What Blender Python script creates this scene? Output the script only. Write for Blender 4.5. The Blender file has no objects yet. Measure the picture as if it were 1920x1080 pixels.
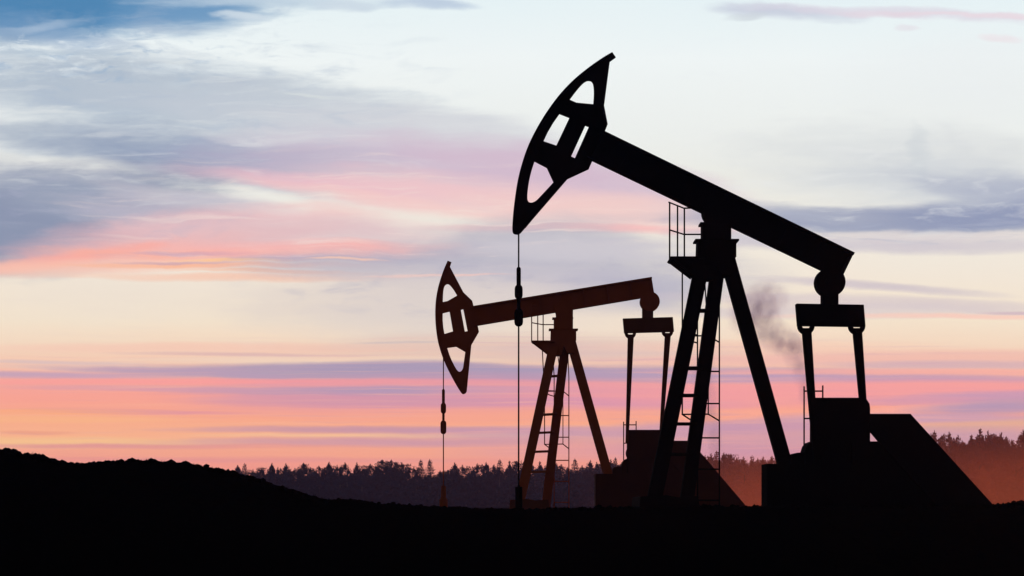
import bpy, bmesh, math, random
import numpy as np
from mathutils import Vector, Matrix, noise as mnoise
from mathutils.geometry import tessellate_polygon

R = math.radians
C = bpy.context.scene.collection
scene = bpy.context.scene
SUN_EL, SUN_AZ = R(6.0), R(13.0)      # low red sun behind the wood, right of the view axis

# ------------------------------------------------------------------ camera
cam_d = bpy.data.cameras.new('camera')
cam = bpy.data.objects.new('camera', cam_d)
C.objects.link(cam)
cam.location = (0, 0, 0)
cam.rotation_euler = (R(90), 0, 0)
cam_d.sensor_width = 36
cam_d.lens = 60                       # 3200 px focal length on a 1920 px frame
cam_d.shift_y = 410 / 1920            # horizon sits low in the frame
cam_d.clip_start = 0.1
cam_d.clip_end = 8000
scene.camera = cam
scene.view_settings.view_transform = 'Standard'
scene.view_settings.look = 'None'
scene.view_settings.exposure = 0
scene.view_settings.gamma = 1

# ------------------------------------------------------------------ sky
def lin(c):
    out = []
    for v in c:
        v = v / 255
        out.append(v / 12.92 if v <= 0.04045 else ((v + 0.055) / 1.055) ** 2.4)
    return (out[0], out[1], out[2], 1)

# clear-sky colour by elevation (measured down from the top of the view, y = 950 is the horizon)
GRAD = [(-900, (70, 105, 160)), (-350, (135, 175, 210)), (0, (231, 243, 246)), (110, (240, 246, 246)), (250, (237, 240, 237)), (330, (236, 236, 229)),
        (430, (241, 236, 225)), (520, (244, 232, 216)), (600, (246, 229, 206)), (645, (247, 219, 194)), (690, (248, 196, 172)),
        (712, (250, 170, 158)), (745, (252, 166, 150)), (785, (253, 172, 142)), (815, (254, 184, 140)), (842, (250, 172, 146)),
        (872, (247, 158, 142)), (950, (240, 140, 125))]
# cloud: centre x, y, half length, half height, slope in degrees, colour, strength, softness (0 sharp - 1 soft), wisp
CL = [
 # high blue gap and its wisps, top left
 (130, -14, 400, 70, -3, (88, 142, 188), 1.0, .6, .8),
 (80, 8, 230, 32, 0, (74, 132, 180), .8, .8, .4),
 (350, 22, 130, 34, -8, (112, 156, 197), .9, .9, 1.1),
 (95, 62, 110, 20, 14, (118, 156, 196), .8, .9, 1.4),
 (30, 52, 110, 8, -8, (190, 208, 227), .5, 1, 1.6),
 (0, 66, 60, 16, 0, (120, 155, 192), .8, .9, 1.2),
 (70, 98, 150, 8, 3, (158, 184, 208), .8, .9, 1.2),
 (190, 84, 75, 12, 5, (188, 204, 222), .8, 1, 1.4),
 (235, 123, 90, 8, 8, (200, 213, 224), .8, 1, 1.4),
 (150, 112, 60, 5, 4, (214, 223, 230), .8, 1, 1.3),
 (520, 4, 220, 9, 0, (196, 214, 228), .8, .9, 1.2),
 (440, 32, 40, 6, 5, (214, 226, 235), .8, 1, 1.2),
 (800, 8, 70, 8, 2, (178, 196, 220), .8, 1, 1.0),
 (640, 8, 50, 8, 0, (205, 218, 230), .7, 1, 1.0),
 # upper grey-blue drift
 (140, 240, 260, 120, 6, (222, 229, 232), .75, 1, .5),
 (330, 188, 420, 62, 7, (170, 188, 208), 1.0, .9, 1.1),
 (260, 180, 230, 24, 4, (182, 196, 213), .7, 1, .9),
 (480, 215, 200, 22, 8, (184, 197, 215), .7, 1, .9),
 (660, 245, 360, 58, 9, (198, 206, 217), .9, 1, .8),
 (830, 272, 250, 50, 8, (220, 218, 224), .7, 1, .5),
 (600, 184, 40, 3, 4, (214, 222, 224), .8, 1, 1),
 (120, 255, 190, 26, 6, (180, 193, 208), .9, 1, .8),
 (390, 296, 330, 42, 6, (146, 163, 194), 1.0, .8, 1.0),
 (430, 297, 150, 18, 4, (150, 163, 196), .75, 1, .8),
 (560, 262, 180, 12, 4, (224, 226, 228), .5, 1, .6),
 (100, 325, 260, 24, 8, (236, 236, 230), .9, .9, .7),
 (350, 352, 270, 20, 9, (238, 236, 229), .85, .9, .7),
 # pink and lilac drift in the middle
 (820, 322, 370, 52, 4, (206, 184, 208), .9, .9, .5),
 (1080, 340, 290, 46, 9, (213, 186, 205), .85, .9, .4),
 (720, 352, 330, 15, 5, (241, 190, 200), .9, .9, .5),
 (940, 372, 320, 30, 7, (240, 202, 204), .8, 1, .5),
 (780, 385, 270, 12, 9, (248, 205, 200), .75, .9, .6),
 (800, 420, 300, 22, 5, (240, 230, 220), .8, 1, .4),
 (1120, 400, 230, 30, 4, (243, 208, 202), .85, 1, .4),
 (1100, 431, 240, 8, 1, (250, 188, 186), .9, .8, .6),
 # big mauve bank, left
 (60, 418, 320, 84, -8, (138, 150, 182), 1.0, .6, .9),
 (60, 400, 200, 42, -3, (138, 150, 182), .6, 1, .9),
 (200, 378, 230, 42, 12, (154, 165, 191), .9, .9, .8),
 (330, 405, 170, 32, 6, (194, 184, 202), .8, 1, .7),
 (430, 385, 220, 16, 10, (214, 206, 212), .6, 1, .8),
 # salmon fire below it
 (380, 440, 300, 36, -6, (243, 192, 192), .85, 1, .7),
 (300, 466, 270, 20, -6, (249, 180, 172), .8, .9, .7),
 (110, 488, 190, 10, -10, (252, 174, 162), .9, .8, .7),
 (150, 502, 300, 14, -3, (252, 200, 180), .8, .9, .5),
 (430, 478, 300, 9, 1, (251, 178, 160), .8, .9, .7),
 (360, 474, 110, 4, 1, (203, 166, 184), .9, .9, .8),
 (470, 487, 120, 3, 0, (254, 200, 150), 1, .8, .6),
 (560, 482, 130, 3, 0, (196, 166, 184), .8, .8, .7),
 (420, 497, 260, 4, 0, (253, 184, 150), .9, .8, .7),
 (330, 492, 90, 2.5, 0, (205, 165, 175), .8, .8, .6),
 (560, 508, 170, 3, 1, (253, 188, 150), .9, .8, .7),
 (480, 518, 300, 6, 0, (251, 198, 172), .9, .8, .6),
 (600, 440, 260, 26, 2, (222, 192, 198), .8, 1, .6),
 (700, 470, 290, 13, 0, (249, 180, 176), .9, .8, .6),
 (680, 486, 190, 4, 0, (196, 170, 190), .8, .8, .7),
 # grey lilac bank, centre
 (760, 498, 260, 22, 0, (184, 176, 197), .95, .9, .6),
 (960, 478, 200, 56, -4, (188, 183, 199), .9, 1, .9),
 (1120, 500, 260, 48, 4, (188, 186, 202), .9, 1, .7),
 (1180, 548, 150, 34, 2, (172, 172, 200), .9, .9, .6),
 (1080, 470, 180, 18, 2, (214, 208, 214), .6, 1, .8),
 (950, 540, 260, 40, 0, (206, 198, 206), .7, 1, .8),
 (820, 516, 110, 2.5, 0, (246, 196, 186), .9, .9, .9),
 (650, 486, 60, 2, 0, (252, 205, 180), .8, .9, .8),
 (700, 570, 230, 55, 0, (220, 208, 204), .7, 1, .8),
 (900, 580, 260, 45, 0, (224, 212, 206), .7, 1, .6),
 (230, 555, 240, 40, 0, (236, 224, 212), .4, 1, .9),
 (1180, 615, 200, 26, 0, (243, 226, 208), .7, 1, .4),
 # thin lines over the cream zone
 (480, 652, 420, 9, 0, (248, 202, 182), .85, .9, .5),
 (430, 665, 170, 3.5, 1, (222, 182, 180), .8, .9, .6),
 (110, 680, 150, 3.5, 1, (222, 194, 192), .85, .9, .6),
 (250, 692, 260, 6, 1, (226, 196, 190), .6, .9, .6),
 (950, 655, 340, 24, 0, (224, 196, 186), .75, 1, .4),
 (760, 642, 90, 2, 0, (205, 190, 190), .6, .9, .7),
 (1150, 655, 240, 14, 0, (222, 192, 190), .6, 1, .6),
 (560, 676, 300, 7, 0, (243, 216, 194), .8, .9, .4),
 # mauve bar with a flat base
 (660, 697, 400, 15, 0, (178, 154, 186), .95, .6, .45),
 (730, 690, 180, 13, 0, (172, 152, 187), .85, .7, .5),
 (960, 702, 260, 14, 0, (174, 154, 188), .9, .7, .4),
 (320, 698, 200, 6, 2, (190, 160, 184), .8, .8, .6),
 (60, 703, 230, 5, 1, (196, 164, 188), .9, .8, .5),
 (1200, 700, 260, 13, 0, (172, 152, 188), .9, .8, .5),
 (500, 716, 500, 5, 0, (253, 160, 158), .9, .8, .3),
 # pink body below
 (880, 745, 420, 34, 0, (222, 152, 172), .75, 1, .3),
 (760, 733, 360, 8, 0, (180, 150, 188), .9, .8, .5),
 (330, 730, 260, 5, 1, (212, 158, 176), .7, .8, .6),
 (760, 752, 330, 10, 0, (206, 152, 176), .7, .9, .5),
 (1150, 735, 260, 14, 0, (238, 158, 168), .8, .9, .4),
 (1170, 758, 220, 10, 0, (222, 152, 176), .8, .9, .5),
 (270, 772, 180, 4, 1, (226, 150, 165), .8, .9, .6),
 (80, 772, 200, 5, 0, (255, 178, 126), .6, .9, .4),
 (60, 786, 260, 7, 0, (255, 188, 138), .7, .8, .5),
 (200, 812, 420, 14, 0, (253, 180, 146), .6, .9, .4),
 (90, 830, 300, 9, 0, (253, 202, 146), .8, .9, .4),
 (980, 782, 400, 14, 0, (254, 170, 142), .8, .9, .4),
 (60, 811, 60, 3, 0, (240, 160, 135), .7, .9, .5),
 (700, 805, 330, 6, 0, (200, 150, 170), .9, .8, .6),
 (720, 816, 300, 3.5, 0, (250, 200, 158), .8, .8, .5),
 (740, 828, 370, 8, 0, (208, 154, 172), .9, .8, .5),
 (1080, 812, 300, 10, 0, (200, 154, 180), .85, .9, .4),
 (280, 837, 330, 4, 0, (230, 152, 152), .9, .8, .6),
 (480, 862, 420, 5, 0, (232, 150, 150), .6, .9, .6),
 (700, 848, 500, 10, 0, (252, 170, 142), .7, .9, .4),
 (1150, 846, 260, 14, 0, (226, 158, 168), .7, .9, .4),
 # lower right
 (1420, 650, 260, 10, 0, (248, 206, 184), .7, .9, .4),
 (1400, 700, 300, 9, 0, (190, 160, 186), .9, .8, .4),
 (1430, 675, 260, 8, 0, (240, 186, 178), .7, .9, .4),
 (1450, 742, 260, 20, 0, (246, 160, 162), .8, .9, .3),
 (1420, 776, 170, 8, 0, (253, 172, 150), .8, .9, .4),
 (1420, 800, 220, 10, 0, (198, 154, 182), .9, .8, .4),
 (1440, 835, 240, 34, 0, (204, 156, 180), .9, .9, .4),
 (1440, 820, 160, 5, 0, (226, 166, 170), .7, .9, .5),
 # blue bank, right
 (1770, 325, 320, 70, 6, (214, 219, 223), .8, 1, .9),
 (1800, 345, 200, 34, 8, (204, 210, 218), .7, 1, .9),
 (1715, 287, 16, 46, -18, (204, 212, 218), .6, 1, .8),
 (1800, 290, 16, 50, -40, (218, 222, 224), .6, 1, .8),
 (1900, 362, 170, 22, 9, (172, 180, 204), .9, .9, .7),
 (1640, 412, 330, 24, 0, (156, 165, 195), 1.0, .75, .5),
 (1700, 408, 420, 14, 0, (148, 157, 190), .7, .9, .6),
 (1870, 404, 170, 26, 0, (142, 154, 192), .85, .9, .6),
 (1480, 398, 160, 16, 4, (172, 178, 200), .8, .9, .5),
 (1420, 450, 140, 12, 4, (190, 188, 206), .7, 1, .6),
 (1790, 440, 300, 7, 0, (228, 218, 216), .8, .9, .5),
 (1700, 458, 360, 13, 0, (208, 200, 208), .9, .9, .6),
 (1650, 537, 190, 8, 4, (204, 192, 202), .8, .9, .6),
 (1650, 568, 360, 11, 2, (214, 200, 204), .75, .9, .6),
 (1560, 585, 260, 12, 0, (213, 200, 206), .7, .9, .6),
 (1800, 594, 300, 4.5, 0, (251, 206, 190), .9, .9, .5),
 (1900, 586, 70, 3, 0, (212, 186, 194), .9, .9, .5),
 (1780, 672, 360, 14, 0, (243, 190, 176), .9, .9, .3),
 (1820, 684, 260, 7, 0, (212, 178, 186), .85, .9, .5),
 (1700, 697, 400, 5, 0, (250, 176, 164), .8, .9, .4),
 (1650, 711, 420, 7, 0, (190, 156, 186), .9, .8, .5),
 (1760, 730, 400, 14, 0, (248, 162, 162), .9, .9, .4),
 (1870, 744, 180, 9, -3, (196, 156, 186), .85, .9, .6),
 (1690, 752, 160, 8, 0, (224, 156, 172), .7, .9, .5),
 (1740, 767, 170, 6, -4, (250, 174, 160), .9, .9, .4),
 (1880, 764, 130, 12, -3, (176, 148, 190), .9, .9, .5),
 (1720, 786, 260, 8, 0, (194, 160, 190), .85, .9, .4),
 (1860, 797, 200, 7, -2, (230, 178, 152), .9, .9, .4),
 (1800, 822, 260, 18, 0, (198, 160, 180), .95, .9, .3),
 # thin lilac feathers, top right
 (1470, 20, 120, 12, 4, (196, 202, 220), .85, 1, 1.2),
 (1400, 28, 40, 7, 0, (206, 214, 222), .8, 1, 1.2),
 (1690, 24, 230, 9, 3, (220, 212, 226), .75, 1, 1.2),
 (1860, 31, 150, 4, 1, (236, 216, 224), .7, 1, 1.0),
 (1660, 28, 70, 5, 3, (230, 212, 222), .5, 1, 1.0),
 (1698, 49, 24, 4, 0, (226, 216, 226), .5, 1, 1.3),
 (1868, 69, 22, 7, 10, (240, 220, 226), .55, 1, 1.3),
 (1850, 150, 260, 70, 0, (230, 235, 238), .35, 1, .4),
]

world = bpy.data.worlds.new('World')
scene.world = world
world.use_nodes = True
nt = world.node_tree
nt.nodes.clear()
NN = nt.nodes.new
LK = nt.links.new
def mnode(op, a, b=None, c=None, clamp=False):
    n = NN('ShaderNodeMath'); n.operation = op; n.use_clamp = clamp
    for i, v in enumerate((a, b, c)):
        if v is None: continue
        if isinstance(v, (int, float)): n.inputs[i].default_value = v
        else: LK(v, n.inputs[i])
    return n.outputs[0]
def vnode(op, a, b=None):
    n = NN('ShaderNodeVectorMath'); n.operation = op
    for i, v in enumerate((a, b)):
        if v is None: continue
        if isinstance(v, tuple): n.inputs[i].default_value = v
        else: LK(v, n.inputs[i])
    return n
tc = NN('ShaderNodeTexCoord')
sep = NN('ShaderNodeSeparateXYZ'); LK(tc.outputs['Generated'], sep.inputs[0])
yy = mnode('MAXIMUM', sep.outputs[1], 0.06)
U = mnode('MULTIPLY_ADD', mnode('DIVIDE', sep.outputs[0], yy), 3200, 960)
V = mnode('MULTIPLY_ADD', mnode('DIVIDE', sep.outputs[2], yy), -3200, 950)
comb = NN('ShaderNodeCombineXYZ'); LK(U, comb.inputs[0]); LK(V, comb.inputs[1])
UV0 = comb.outputs[0]
def noise_tex(scale_vec, detail, rough, w=0.0, dist=0.0):
    s = vnode('MULTIPLY', UV0, scale_vec).outputs[0]
    n = NN('ShaderNodeTexNoise'); n.noise_dimensions = '3D'
    s2 = vnode('ADD', s, (w, w * 1.7, w * .3)).outputs[0]
    LK(s2, n.inputs['Vector'])
    n.inputs['Scale'].default_value = 1
    n.inputs['Detail'].default_value = detail
    n.inputs['Roughness'].default_value = rough
    n.inputs['Distortion'].default_value = dist
    return n
W1 = noise_tex((1/230, 1/90, 1), 5, .55, 3.0)
W2 = noise_tex((1/420, 1/16, 1), 4, .6, 9.0)
w1 = vnode('MULTIPLY', vnode('SUBTRACT', W1.outputs['Color'], (.5, .5, .5)).outputs[0], (150, 46, 0)).outputs[0]
w2 = vnode('MULTIPLY', vnode('SUBTRACT', W2.outputs['Color'], (.5, .5, .5)).outputs[0], (12, 4, 0)).outputs[0]
# the warp calms down towards the horizon where the bars lie flat
calm = NN('ShaderNodeMapRange'); LK(V, calm.inputs[0])
for i, v in zip(range(1, 5), (380, 640, 1.0, .22)): calm.inputs[i].default_value = v
cc = NN('ShaderNodeCombineXYZ'); cc.inputs[0].default_value = 1; LK(calm.outputs[0], cc.inputs[1])
UVw = vnode('ADD', vnode('ADD', UV0, vnode('MULTIPLY', w1, cc.outputs[0]).outputs[0]).outputs[0], w2).outputs[0]
# wisp texture: long streaks, curlier high up
T1 = noise_tex((1/130, 1/34, 1), 7, .62, 21.0, .5)
T2 = noise_tex((1/280, 1/26, 1), 6, .6, 33.0)
tmix = mnode('MULTIPLY_ADD', mnode('ADD', T1.outputs[0], T2.outputs[0]), 2.0, -2.0)   # about -1..1

ramp = NN('ShaderNodeValToRGB')
Vw = NN('ShaderNodeSeparateXYZ'); LK(UVw, Vw.inputs[0])
y0, y1 = GRAD[0][0], GRAD[-1][0]
LK(mnode('DIVIDE', mnode('SUBTRACT', Vw.outputs[1], y0), y1 - y0, clamp=True), ramp.inputs[0])
el = ramp.color_ramp.elements
for i, (y, c) in enumerate(GRAD):
    p = (y - y0) / (y1 - y0)
    e = el[0] if i == 0 else (el[1] if i == len(GRAD) - 1 else el.new(p))
    if i == len(GRAD) - 1: e = el[len(el) - 1]
    e.position = p
for e in el:
    y = e.position * (y1 - y0) + y0
    e.color = lin(min(GRAD, key=lambda g: abs(g[0] - y))[1])
col = ramp.outputs[0]
for (cx, cy, a, b, ang, c, s, soft, wisp) in CL:
    if c[2] > c[0]:            # bluish and lilac clouds are greyer than pure lilac
        g_ = (c[0] + c[1] + c[2]) / 3; f_ = .22 if cy > 120 else .05
        c = tuple(v * (1 - f_) + g_ * f_ for v in c)
    mp = NN('ShaderNodeMapping'); mp.vector_type = 'TEXTURE'
    mp.inputs['Location'].default_value = (cx, cy, 0)
    mp.inputs['Rotation'].default_value = (0, 0, R(ang))
    k_ = 1.22 if soft >= .8 else 1.08
    mp.inputs['Scale'].default_value = (a * 1.25 * k_, b * 1.35 * k_, 1)
    # (a vanishing share of the colour so far keeps the node chain sequential)
    sq_ = vnode('MULTIPLY_ADD', col, (1e-6, 1e-6, 0)); LK(UVw, sq_.inputs[2])
    LK(sq_.outputs[0], mp.inputs['Vector'])
    d = vnode('DOT_PRODUCT', mp.outputs[0], mp.outputs[0])
    d2 = mnode('MULTIPLY_ADD', tmix, -wisp * .35, d.outputs['Value'])
    mr = NN('ShaderNodeMapRange'); mr.interpolation_type = 'SMOOTHSTEP'; mr.clamp = False
    LK(d2, mr.inputs[0])
    mr.inputs[1].default_value = 1.0
    mr.inputs[2].default_value = 1.0 - min(1.0, soft + .2) * (1.15 if soft >= .8 else 1)
    mr.inputs[3].default_value = 0
    mr.inputs[4].default_value = s
    mx = NN('ShaderNodeMix'); mx.data_type = 'RGBA'
    LK(mr.outputs[0], mx.inputs[0]); LK(col, mx.inputs[6]); mx.inputs[7].default_value = lin(c)
    col = mx.outputs[2]
# fine fibres and torn flecks over the broad clouds: (centre, size, noise scale, offset, colour, strength)
for (cx, cy, a, b, sc_, w_, lo, hi, c, s) in (
        (330, 150, 620, 190, (1/120, 1/26, 1), 41.0, .48, .72, (172, 187, 207), .42),
        (300, 250, 700, 210, (1/210, 1/20, 1), 47.0, .50, .74, (238, 240, 238), .34),
        (160, 390, 420, 120, (1/90, 1/24, 1), 53.0, .48, .72, (176, 178, 200), .3),
        (700, 400, 700, 150, (1/260, 1/14, 1), 59.0, .52, .74, (246, 226, 218), .55),
        (900, 520, 560, 90, (1/90, 1/26, 1), 61.0, .48, .74, (176, 174, 194), .45),
        (1650, 330, 560, 150, (1/130, 1/24, 1), 67.0, .50, .74, (232, 234, 234), .55),
        (1700, 420, 460, 60, (1/160, 1/12, 1), 71.0, .50, .74, (176, 182, 202), .5),
        (110, 100, 420, 60, (1/62, 1/20, 1), 73.0, .48, .74, (232, 240, 244), .7),
        (140, 95, 380, 90, (1/60, 1/17, 1), 79.0, .50, .74, (150, 176, 204), .65),
        (1500, 100, 560, 150, (1/150, 1/22, 1), 83.0, .55, .78, (228, 231, 237), .3),
        (960, 760, 1500, 150, (1/420, 1/5, 1), 89.0, .50, .76, (255, 186, 160), .45),
        (960, 740, 1500, 150, (1/380, 1/6, 1), 97.0, .52, .76, (206, 156, 180), .45),
        (500, 600, 900, 90, (1/180, 1/16, 1), 101.0, .48, .78, (228, 214, 204), .22)):
    sq_ = vnode('MULTIPLY_ADD', col, (1e-6, 1e-6, 0)); LK(UVw, sq_.inputs[2])
    mp = NN('ShaderNodeMapping'); mp.vector_type = 'TEXTURE'
    mp.inputs['Location'].default_value = (cx, cy, 0); mp.inputs['Scale'].default_value = (a, b, 1)
    LK(sq_.outputs[0], mp.inputs['Vector'])
    d = vnode('DOT_PRODUCT', mp.outputs[0], mp.outputs[0]).outputs['Value']
    v1 = vnode('MULTIPLY_ADD', sq_.outputs[0], sc_); v1.inputs[2].default_value = (w_, w_ * 1.3, 0)
    n = NN('ShaderNodeTexNoise'); LK(v1.outputs[0], n.inputs['Vector'])
    n.inputs['Scale'].default_value = 1; n.inputs['Detail'].default_value = 7; n.inputs['Roughness'].default_value = .62; n.inputs['Distortion'].default_value = .5
    mr = NN('ShaderNodeMapRange'); mr.interpolation_type = 'SMOOTHSTEP'; mr.clamp = False; LK(n.outputs[0], mr.inputs[0])
    mr.inputs[1].default_value = lo; mr.inputs[2].default_value = hi; mr.inputs[3].default_value = 0; mr.inputs[4].default_value = s
    fo = NN('ShaderNodeMapRange'); fo.interpolation_type = 'SMOOTHSTEP'; fo.clamp = False; LK(d, fo.inputs[0])
    fo.inputs[1].default_value = 1.0; fo.inputs[2].default_value = .1; fo.inputs[3].default_value = 0; fo.inputs[4].default_value = 1
    mx = NN('ShaderNodeMix'); mx.data_type = 'RGBA'
    LK(mnode('MULTIPLY', mr.outputs[0], fo.outputs[0]), mx.inputs[0]); LK(col, mx.inputs[6]); mx.inputs[7].default_value = lin(c)
    col = mx.outputs[2]
# the lit cloud deck belongs to the sunset quarter; elsewhere the plain dusk sky
sky = NN('ShaderNodeTexSky'); sky.sky_type = 'NISHITA'; sky.sun_disc = False
sky.sun_elevation = SUN_EL; sky.sun_rotation = SUN_AZ
skyw = NN('ShaderNodeMix'); skyw.data_type = 'RGBA'; skyw.blend_type = 'MULTIPLY'; skyw.inputs[0].default_value = 1
LK(sky.outputs[0], skyw.inputs[6]); skyw.inputs[7].default_value = (.9, .9, .9, 1)
quarter = NN('ShaderNodeMapRange'); quarter.interpolation_type = 'SMOOTHSTEP'
LK(sep.outputs[1], quarter.inputs[0])
for i, v in zip(range(1, 5), (.55, .9, 0, 1)): quarter.inputs[i].default_value = v
bg1 = NN('ShaderNodeBackground'); LK(sky.outputs[0], bg1.inputs[0]); bg1.inputs[1].default_value = .06
bg2 = NN('ShaderNodeBackground'); LK(col, bg2.inputs[0]); bg2.inputs[1].default_value = 1
ms = NN('ShaderNodeMixShader')
LK(quarter.outputs[0], ms.inputs[0]); LK(bg1.outputs[0], ms.inputs[1]); LK(bg2.outputs[0], ms.inputs[2])
wo = NN('ShaderNodeOutputWorld'); LK(ms.outputs[0], wo.inputs[0])
world.cycles.sampling_method = 'MANUAL'
world.cycles.sample_map_resolution = 512

# ------------------------------------------------------------------ sun
sun_d = bpy.data.lights.new('sun', 'SUN')
sun = bpy.data.objects.new('sun', sun_d); C.objects.link(sun)
sun_d.energy = 0.5; sun_d.angle = R(0.5); sun_d.color = (1, .26, .10)
dirv = Vector((math.sin(SUN_AZ) * math.cos(SUN_EL), math.cos(SUN_AZ) * math.cos(SUN_EL), math.sin(SUN_EL)))
sun.rotation_euler = (-dirv).to_track_quat('-Z', 'Y').to_euler()

# ------------------------------------------------------------------ materials
def mat(name, base, base2=None, rough=.8, spec=.2, scale=6, metal=0, bump=0.0, detail=5, c2pos=(.35, .65)):
    m = bpy.data.materials.new(name); m.use_nodes = True
    n = m.node_tree; b = n.nodes['Principled BSDF']
    b.inputs['Roughness'].default_value = rough
    b.inputs['Specular IOR Level'].default_value = spec
    b.inputs['Metallic'].default_value = metal
    t = n.nodes.new('ShaderNodeTexCoord'); no = n.nodes.new('ShaderNodeTexNoise')
    no.inputs['Scale'].default_value = scale; no.inputs['Detail'].default_value = detail
    n.links.new(t.outputs['Object'], no.inputs['Vector'])
    r = n.nodes.new('ShaderNodeValToRGB'); n.links.new(no.outputs[0], r.inputs[0])
    r.color_ramp.elements[0].position = c2pos[0]; r.color_ramp.elements[1].position = c2pos[1]
    r.color_ramp.elements[0].color = (*base, 1); r.color_ramp.elements[1].color = (*(base2 or base), 1)
    n.links.new(r.outputs[0], b.inputs['Base Color'])
    if bump:
        bp = n.nodes.new('ShaderNodeBump'); bp.inputs['Strength'].default_value = bump
        n.links.new(no.outputs[0], bp.inputs['Height']); n.links.new(bp.outputs[0], b.inputs['Normal'])
    return m
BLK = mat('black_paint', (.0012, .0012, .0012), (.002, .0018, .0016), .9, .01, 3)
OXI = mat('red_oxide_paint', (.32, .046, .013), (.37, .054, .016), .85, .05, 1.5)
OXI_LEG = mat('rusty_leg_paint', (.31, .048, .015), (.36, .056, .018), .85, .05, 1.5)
OXI_DK = mat('base_fade_housing_paint', (.060, .011, .006), (.075, .014, .007), .85, .05, 1.5)  # light fading toward the machine's base is painted into this darker brown
OXI_MD = mat('mid_brown_paint', (.12, .024, .010), (.14, .028, .012), .85, .05, 1.5)  # mid brown for equalizer, shackles, pitman arms and far footing
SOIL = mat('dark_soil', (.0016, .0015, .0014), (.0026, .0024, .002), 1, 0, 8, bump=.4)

# ------------------------------------------------------------------ helpers
def link_mesh(name, verts, faces, m, parent=None, smooth=False, loc=None):
    me = bpy.data.meshes.new(name)
    me.from_pydata([tuple(v) for v in verts], [], faces)
    bm = bmesh.new(); bm.from_mesh(me)
    bmesh.ops.recalc_face_normals(bm, faces=bm.faces)
    bm.to_mesh(me); bm.free()
    me.materials.append(m)
    if smooth:
        for p in me.polygons: p.use_smooth = True
    o = bpy.data.objects.new(name, me); C.objects.link(o)
    if parent: o.parent = parent
    if loc: o.location = loc
    return o
def tag(o, label=None, cat=None, group=None, kind=None):
    if label: o['label'] = label
    if cat: o['category'] = cat
    if group: o['group'] = group
    if kind: o['kind'] = kind
    return o
class MB:
    def __init__(s): s.v = []; s.f = []
    def add(s, v, f):
        k = len(s.v); s.v += [tuple(p) for p in v]; s.f += [tuple(i + k for i in g) for g in f]
    def prism(s, loops, y0, y1, shear=None):
        """plate: outline and hole loops in x,z; thickness from y0 to y1"""
        flat = [p for L in loops for p in L]
        tris = tessellate_polygon([[Vector((p[0], p[1], 0)) for p in L] for L in loops])
        n = len(flat)
        sh = shear or (lambda x: 0)
        v = [(p[0], y0 + sh(p[0]), p[1]) for p in flat] + [(p[0], y1 + sh(p[0]), p[1]) for p in flat]
        f = [tuple(t) for t in tris] + [tuple(i + n for i in reversed(t)) for t in tris]
        k = 0
        for L in loops:
            m_ = len(L)
            for i in range(m_):
                a, b = k + i, k + (i + 1) % m_
                f.append((a, b, b + n, a + n))
            k += m_
        s.add(v, f)
    def tube(s, a, b, r0, r1=None, seg=8, sq=None):
        a, b = Vector(a), Vector(b); r1 = r0 if r1 is None else r1
        d = (b - a).normalized()
        up = Vector((0, 1, 0)) if abs(d.y) < .9 else Vector((1, 0, 0))
        x = d.cross(up).normalized(); y = x.cross(d)
        v = []
        for p, r in ((a, r0), (b, r1)):
            if sq:    # rectangular section: half width r in the side view, half depth sq
                for sx, sy in ((-1, -1), (1, -1), (1, 1), (-1, 1)): v.append(p + x * r * sx + y * sq * sy)
            else:
                for i in range(seg):
                    t = 2 * math.pi * i / seg; v.append(p + x * r * math.cos(t) + y * r * math.sin(t))
        n = 4 if sq else seg
        f = [tuple(range(n)), tuple(range(2 * n - 1, n - 1, -1))]
        for i in range(n): f.append((i, (i + 1) % n, (i + 1) % n + n, i + n))
        s.add(v, f)
    def lathe(s, prof, cx, cy, seg=14):
        v = []; f = []
        for r, z in prof:
            for i in range(seg):
                t = 2 * math.pi * i / seg; v.append((cx + r * math.cos(t), cy + r * math.sin(t), z))
        for k in range(len(prof) - 1):
            for i in range(seg):
                j = (i + 1) % seg
                f.append((k * seg + i, k * seg + j, (k + 1) * seg + j, (k + 1) * seg + i))
        f.append(tuple(range(seg))); f.append(tuple((len(prof) - 1) * seg + i for i in reversed(range(seg))))
        s.add(v, f)
    def disc(s, c, r, y0, y1, seg=28):
        s.prism([[(c[0] + r * math.cos(2 * math.pi * i / seg), c[1] + r * math.sin(2 * math.pi * i / seg)) for i in range(seg)]], y0, y1)
    def build(s, name, m, parent=None, label=None, smooth=False):
        o = link_mesh(name, s.v, s.f, m, parent, smooth)
        if label: o['label'] = label
        return o

# ------------------------------------------------------------------ pumpjacks
S = 0.0125           # metres per drawing unit; the near machine stands 40 m away
G = 0.15             # the pad lies this far below eye level
D1, X1 = 40.0, (1345 - 960) * 0.0125
def Q(px, py, y=0.0):
    """side-view measurement (drawing units, seen from the front at depth offset y) -> local metres"""
    k = (D1 + y) / D1
    return ((px - 960) * S * k - X1, (950 - py) * S * k + G)
def Q3(px, py, y=0.0):
    a, b = Q(px, py, y); return (a, y, b)
def QL(pts, y=0.0): return [Q(p[0], p[1], y) for p in pts]

def smooth_loop(pts, it=2, keep=()):
    """corner cutting that keeps the listed corners sharp"""
    P = [(p[0], p[1], i in keep) for i, p in enumerate(pts)]
    for _ in range(it):
        N_ = []
        n = len(P)
        for i in range(n):
            a, b, c = P[i - 1], P[i], P[(i + 1) % n]
            if b[2]: N_.append(b)
            else:
                N_.append((b[0] * .75 + a[0] * .25, b[1] * .75 + a[1] * .25, False))
                N_.append((b[0] * .75 + c[0] * .25, b[1] * .75 + c[1] * .25, False))
        P = N_
    return [(p[0], p[1]) for p in P]

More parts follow.
